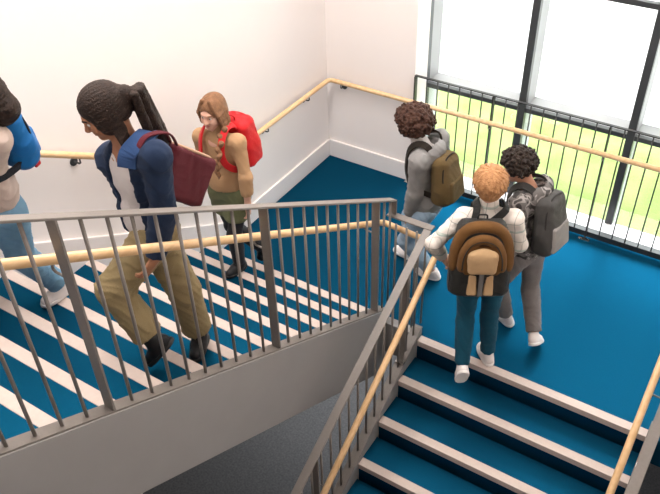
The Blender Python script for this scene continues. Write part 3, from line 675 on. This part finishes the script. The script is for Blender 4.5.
arch = [ctr-f*hx*.55+l*hy*a+u*hz*z for a, z in ((.97, -.15), (.93, .35), (.7, .76), (.3, .93), (-.3, .93), (-.7, .76), (-.93, .35), (-.97, -.15))]
part(T, 'top_panel', [cap(s0, s1, .034, .034, .02) for s0, s1 in zip(spline(arch, 25), spline(arch, 25)[1:])], brn, .007)
arch2 = [ctr-f*hx*1.02+l*hy*a+u*hz*z for a, z in ((.72, -.1), (.68, .25), (.48, .55), (.18, .68), (-.18, .68), (-.48, .55), (-.68, .25), (-.72, -.1))]
part(T, 'front_panel', [cap(s0, s1, .028, .028, .015) for s0, s1 in zip(spline(arch2, 25), spline(arch2, 25)[1:])]+[rbox(ctr-f*hx*.95+u*hz*.12, B.R, (.03, hy*.66, hz*.4), .02)], brn, .007)
part(T, 'pocket', [rbox(ctr-f*(hx*1.0+.028)+u*hz*.1, B.R, (.028, hy*.52, hz*.3), .026), ell(ctr-f*(hx*1.0+.034)+u*hz*.22, B.R, (.026, hy*.5, hz*.3), .03)], tanp, .006, folds(.002, .07, 1.))
for a in (.3, -.3):
    part(T, 'lower_panel', [rbox(ctr-f*(hx*1.12)-u*hz*.55+l*hy*a, B.R, (.016, hy*.17, hz*.3), .012, taper=.12)], tanp, .005)
ribbon(T, 'centre_strap', [ctr-f*(hx*1.0+.05)+u*hz*.05, ctr-f*(hx*1.0+.04)-u*hz*.25, ctr-f*(hx*1.12+.02)-u*hz*.5, ctr-f*(hx*1.05+.02)-u*hz*.85], lambda p: -f, .03, .008, cloth('grey_webbing', (.14, .13, .125)))
ribbon(T, 'flap_trim', [p-f*.026 for p in arch2], lambda p: p-ctr-f*.05, .016, .01, blk, n=40)
for a in (1, -1):
    part(T, 'side_pocket', [rbox(ctr+l*hy*1.0*a-u*hz*.55, B.R, (hx*.6, .022, hz*.38), .018)], blk, .007)
# ---- student in camouflage jacket
B = Body(POSE['camo'], 1.55, (-.93, -.05, -.35), tan); B.browm = h_curl; B.lipm = M['lip2']; B.build()
tag(B.T.e, 'person with short black curly hair, grey camouflage jacket and grey trousers, crossing the landing', 'person', 'students on the stairs')
part(B.T, 'hair', curls(B, (.118, .1, .104), 700, .0105, 4), h_curl, .005)
def camo(name):
    m = cloth(name, (.2, .19, .185)); nt = m.node_tree; b = nt.nodes['Principled BSDF']; tc = nt.nodes.new('ShaderNodeTexCoord'); n = nt.nodes.new('ShaderNodeTexNoise')
    n.inputs['Scale'].default_value = 13; n.inputs['Detail'].default_value = 1.5; n.inputs['Distortion'].default_value = .8; r = nt.nodes.new('ShaderNodeValToRGB'); r.color_ramp.interpolation = 'CONSTANT'
    cs = [(0, (.035, .033, .033)), (.42, (.13, .12, .115)), (.53, (.3, .28, .27)), (.62, (.07, .065, .063))]
    while len(r.color_ramp.elements) < 4: r.color_ramp.elements.new(.5)
    for e, (p, c) in zip(r.color_ramp.elements, cs): e.position = p; e.color = (*c, 1)
    nt.links.new(tc.outputs['Object'], n.inputs['Vector']); nt.links.new(n.outputs['Fac'], r.inputs['Fac']); nt.links.new(r.outputs[0], b.inputs['Base Color']); return m
B.top('jacket', camo('grey_camouflage'), .024, hem=-.03, amp=.007, seed=3., hood=True, sleeve_to=.95)
B.trousers(cloth('grey_twill', (.17, .155, .15), (.22, .2, .195)), .01, seed=4.)
B.shoes(white_sh, white_so)
B.backpack(cloth('shaded_grey_nylon', (.06, .057, .055), None, 200, .3, .6), cloth('lit_grey_nylon', (.22, .205, .2), (.27, .25, .24), 200, .3, .6), cloth('charcoal_webbing', (.03, .029, .028)),  # window light painted into the pocket grey, side shade into the bag grey
           'grey backpack with window light and side shade painted into its greys, worn over the camouflage jacket', size=(.075, .14, .225), drop=.05)
# ---- curly haired student at the corner of the landing
B = Body(POSE['curly'], 1.6, (-.95, .25, -.12), tan); B.browm = h_brown; B.lipm = M['lip2']; B.build()
tag(B.T.e, 'person with big brown curly hair and grey hoodie at the landing corner by the wall', 'person', 'students on the stairs')
part(B.T, 'hair', curls(B, (.138, .128, .122), 1000, .0115, 9, c0=(-.015, 0, .045), h=.007), h_brown, .0055)
B.top('undershirt', cloth('white_jersey', (.8, .77, .75)), .012, sleeves=(), hem=.1, amp=.002, collar=True)
B.top('hoodie', cloth('grey_marl_jersey', (.21, .205, .205), (.26, .255, .25)), .024, hem=-.05, amp=.007, seed=5., hood=True, sleeve_to=.95)
B.trousers(cloth('light_blue_denim', (.22, .32, .43), (.34, .43, .52)), .012, seed=6.)
B.shoes(white_sh, white_so)
olive = cloth('olive_brown_canvas', (.085, .055, .02), (.13, .085, .035), 150, .3)
B.backpack(olive, olive, cloth('dark_brown_webbing', (.02, .015, .011)), 'olive brown canvas backpack worn over the grey hoodie', size=(.08, .13, .195), drop=.05)
# ---- girl with red backpack
B = Body(POSE['girl'], 1.5, (.1, -.98, -.12), pale); B.browm = h_light; B.lipm = M['lip1']; B.build()
tag(B.T.e, 'person with long plaited hair, tan polo neck and olive skirt, red straps on the shoulders', 'person', 'students on the stairs')
rnd = random.Random(3)
P = [ell(B.hp(-.022, 0, .04), B.RH, np.array((.11, .09, .102))*B.s, .02), ell(B.hp(-.06, 0, -.03), B.RH, np.array((.065, .085, .1))*B.s, .03),
     sub(ell(B.hp(.13, 0, -.02), B.RH, np.array((.082, .062, .105))*B.s, .015)), sub(cap(B.hp(.1, 0, .135), B.hp(-.06, 0, .155), .007, k=.012)), sub(ell(B.hp(.05, 0, -.125), B.RH, np.array((.1, .06, .065))*B.s, .01))]
for sd in (1, -1):
    for i in range(5):
        a0 = B.hp(.052-.02*i, sd*(.03+.008*i), .128-.012*i); a1 = B.hp(.05-.024*i, sd*.083, .02); a2 = B.hp(.03-.022*i, sd*(.086+.004*(i % 2)), -.075); a3 = B.hp(-.01-.015*i, sd*.075, -.15)
        P += [cap(a0, a1, .013, .014, .008), cap(a1, a2, .014, .013, .008), cap(a2, a3, .013, .006, .008)]
st_ = B.hp(-.02, .08, -.085); en = lerp(B.q['N'], B.q['LS'], .4)+B.f*.165-B.u*.2
for i in range(9):
    t0 = i/8; p = lerp(st_, en, t0)+B.f*.06*math.sin(t0*math.pi)+B.l*.02*math.sin(t0*math.pi)+B.u*.015*math.sin(t0*math.pi); w = (.024-.008*t0)
    s2 = .011 if i % 2 else -.011; P.append(cap(p+B.l*s2+B.u*.012, p-B.l*s2*.8-B.u*.02, w, w*.7, .005))
P.append(cap(en, en-B.u*.05, .014, .005, .01))
part(B.T, 'hair', P, h_light, .005, strands(B.hp(-.03, 0, .05), B.RH[0], .0014, 44, 1.))
tanj = cloth('tan_rib_knit', (.47, .285, .155), (.42, .25, .13), 300, .5)
B.top('sweater', tanj, .01, hem=.06, amp=.004, seed=7., collar=True, sleeve_to=.97)
q, c = B.q, B.s
sk_ = [ell(q['P']+B.u*.1, B.R, (.09*c, .122*c, .09*c), .03), ell(q['P']+.03*B.u, B.Rp, (.098*c, .132*c, .13*c), .04), cap(q['LH']-B.u*.0, lerp(q['LH'], q['LK'], .5), .098*c, .1*c, .06), cap(q['RH'], lerp(q['RH'], q['RK'], .5), .098*c, .1*c, .06),
       cut(lerp(q['P'], lerp(q['LK'], q['RK'], .5), .55), (0, 0, -1), .4), cut(q['P']+B.u*.125, B.u, .3)]
skirt = part(B.T, 'skirt', sk_, cloth('olive_twill', (.115, .125, .06), (.15, .16, .085)), .008, folds(.004, .11, 3.))
wb_ = [ell(q['P']+B.u*.1, B.R, (.094*c, .126*c, .09*c), .02), cut(q['P']+B.u*.128, B.u, .3), cut(q['P']+B.u*.092, -B.u, .3)]
part(B.T, 'waistband', wb_, cloth('olive_waistband', (.095, .105, .05)), .007, parent=skirt)
B.trousers(cloth('black_tights', (.02, .02, .024), None, 500, .1, .6), .003, name='tights', amp=.0005)
B.shoes(black_l, black_r, boot=True, name='boot')
red = cloth('red_nylon', (.60, .018, .022), (.5, .012, .016), 200, .3, .5); red2 = cloth('dark_red_nylon', (.42, .01, .014), None, 200, .3, .5)
B.backpack(red, red, red2 if False else red, 'bright red backpack worn by the student in the tan polo neck', size=(.1, .15, .2), drop=-.01, shift=.03)
# ---- student in navy jacket in front
B = Body(POSE['navy'], 1.64, (-.55, -.72, -.42), brown, hands={'L': dict(curl=.4, dir=(-.25, -.6, -.75))}); B.browm = hb_dark; B.lipm = M['lip2']; B.build()
tag(B.T.e, 'person with long black hair, navy jacket, white top and khaki trousers striding up the flight', 'person', 'students on the stairs')
P = [ell(B.hp(-.02, 0, .042), B.RH, np.array((.106, .085, .096))*B.s, .02), ell(B.hp(-.065, 0, -.005), B.RH, np.array((.06, .072, .075))*B.s, .03), ell(B.hp(.0, .066, -.01), B.RH, np.array((.055, .025, .075))*B.s, .02), ell(B.hp(.0, -.066, -.01), B.RH, np.array((.055, .025, .075))*B.s, .02),
     sub(ell(B.hp(.13, 0, -.02), B.RH, np.array((.075, .07, .085))*B.s, .012)), sub(ell(B.hp(.07, 0, -.12), B.RH, np.array((.09, .07, .06))*B.s, .01))]
c0 = B.hp(-.085, 0, .06); tie = B.hp(-.125, .02, .03); shd = lerp(B.q['N'], B.q['LS'], .35)
P.append(ell(tie, B.RH, np.array((.04, .035, .04))*B.s, .02))
for i in range(16):
    a = i*2.4; r_ = .012+.026*((i % 4)/3); o = B.l*r_*math.cos(a)+B.f*r_*math.sin(a)
    p = [tie, tie-B.RH[0]*.06-B.u*.02+o*1.0, shd-B.f*.13-B.u*.0+o*1.4, shd-B.f*.155-B.u*(.16+.05*rnd.random())+o*1.7]
    for j in range(3): P.append(cap(p[j], p[j+1], .0125, .0115 if j < 2 else .006, .006))
for i in range(5):
    p0 = B.hp(-.0-.012*i, .078, -.05); p1 = lerp(B.q['N'], B.q['LS'], .3)+B.f*(.06-.012*i)+B.u*.03; P.append(cap(p0, p1, .009, .006, .006))
hair = part(B.T, 'hair', P, hb_dark, .0055, strands(B.hp(-.06, 0, .05), B.RH[0], .0018, 31, 2.))
B.top('undershirt', cloth('white_jersey_top', (.78, .73, .72)), .012, hem=-.05, amp=.004, sleeves=(), neck=-.03)
navy = cloth('navy_denim', (.009, .02, .05), (.013, .028, .068), 300, .4); navyl = cloth('blue_denim_collar', (.022, .055, .15), (.03, .07, .18), 300, .4)
q, c = B.q, B.s
ja = [sub(cap(q['N']+B.f*.12+B.u*.02, q['P']+B.f*.16-B.u*.2, .072*c, .085*c, .01)), sub(cap(q['N']+B.f*.03+B.u*.06, q['N']+B.f*.12-B.u*.03, .062*c, .05*c, .01))]
jk = B.top('jacket', navy, .024, hem=-.16, amp=.007, seed=8., extra=ja, sleeve_to=.96, neck=-.01)
for sd, d in ((1, 'L'),):
    S_ = lerp(q['N'], q[d+'S'], .5); s1 = lerp(q['N'], q[d+'S'], .62)
    pc = [q['N']-B.f*.085*c+B.l*sd*.02-B.u*.0, S_-B.f*.07*c+B.u*.048*c, s1+B.f*.0+B.u*.066*c, S_+B.f*.07*c+B.u*.03*c, S_+B.f*.1*c-B.u*.03*c]
    ribbon(B.T, 'collar', pc, lambda p: (p-B.chest)+B.u*.1, .085*c, .012, navyl, parent=jk)
khaki = cloth('khaki_cotton', (.235, .175, .085), (.29, .225, .12), 350, .35)
B.trousers(khaki, .016, flare=.022, cutat=.84, amp=.009, seed=9., waist=.12)
B.shoes(black_l, black_r, boot=True, name='boot')
# maroon tote bag hanging behind the navy jacket
bc = np.array((1.42, -3.47, 2.235)); bd = nrm((.02, .74, -.67)); bl = nrm(np.array((1., 0, .1))-bd*(bd@np.array((1., 0, .1)))); bu = np.cross(bd, bl); bu = bu if bu[2] > 0 else -bu
Rb = np.array([bd, bl, bu]); T = Thing('tote_bag', bc-bu*.13)
mar = cloth('maroon_canvas', (.075, .008, .014), (.1, .012, .02), 300, .4)
part(T, 'bag', [rbox(bc, Rb, (.17, .055, .13), .03, taper=-.06), sub(rbox(bc+bu*.1, Rb, (.145, .03, .08), .02))], mar, .007, folds(.004, .13, 2.))
rim = [bc+bu*.128+bd*.16*math.cos(a)+bl*.047*math.sin(a) for a in np.linspace(0, 2*math.pi, 21)]
MB(T.o).tube(rim, .008, 8, tuple(bu)).build('rim', cloth('beige_binding', (.52, .33, .22)), T.e, smooth=True)
sh_ = lerp(q['N'], q['LS'], .72)
for o in (.02, -.02):
    ribbon(T, 'strap', [bc+bu*.11-bd*.11+bl*o, sh_-B.f*.14+B.u*.01+bl*o*.8, sh_+B.u*.075-B.f*.03+bl*o*.3, sh_+B.u*.06+B.f*.03+bl*o*.3, sh_+B.f*.045+B.u*.01+bl*o*.2], lambda p: p-sh_+B.u*.02, .02, .007, mar)
tag(T.e, 'maroon tote bag with beige rim hanging behind the navy jacket', 'bag')
# ---- student at the left edge of the frame
B = Body(POSE['edge'], 1.62, (-.3, -.95, -.2), fair); B.browm = hb_dark; B.lipm = M['lip1']; B.build()
tag(B.T.e, 'person with long dark hair, cream hoodie and blue jeans, cut off by the left edge', 'person', 'students on the stairs')
P = [ell(B.hp(-.02, 0, .04), B.RH, np.array((.112, .092, .102))*B.s, .02), ell(B.hp(-.06, 0, -.03), B.RH, np.array((.065, .085, .1))*B.s, .03), sub(ell(B.hp(.13, 0, -.02), B.RH, np.array((.078, .07, .09))*B.s, .012)),
     cap(B.hp(-.07, .03, -.06), B.q['N']-B.f*.1+B.l*.05-B.u*.06, .07, .06, .03), cap(B.q['N']-B.f*.1+B.l*.05-B.u*.06, B.q['N']-B.f*.125+B.l*.06-B.u*.2, .06, .035, .03), sub(ell(B.hp(.07, 0, -.12), B.RH, np.array((.09, .07, .06))*B.s, .01))]
part(B.T, 'hair', P, hb_dark, .006, strands(B.hp(-.06, 0, .05), B.RH[0], .0018, 31, 2.))
B.top('hoodie', cloth('cream_jersey', (.68, .55, .48), (.62, .49, .43)), .026, hem=-.08, amp=.007, seed=2., hood=False, sleeve_to=.95)
B.trousers(cloth('mid_blue_denim', (.13, .28, .43), (.2, .36, .5)), .014, seed=3., flare=.006)
B.shoes(white_sh, white_so)
blu = cloth('bright_blue_nylon', (.012, .19, .52), (.01, .14, .42), 200, .3, .5)
T = B.backpack(blu, blu, cloth('black_webbing', (.02, .022, .03)), 'bright blue backpack at the left edge, worn over the cream hoodie', size=(.07, .13, .18), drop=.0, shift=.07)
_, ctr, hx, hy, hz = B.pack
part(T, 'zip_tag', [rbox(ctr-B.f*hx*.3+B.l*hy*.9-B.u*hz*.85, B.R, (.02, .008, .035), .006)], cloth('red_webbing', (.7, .04, .04)), .004)
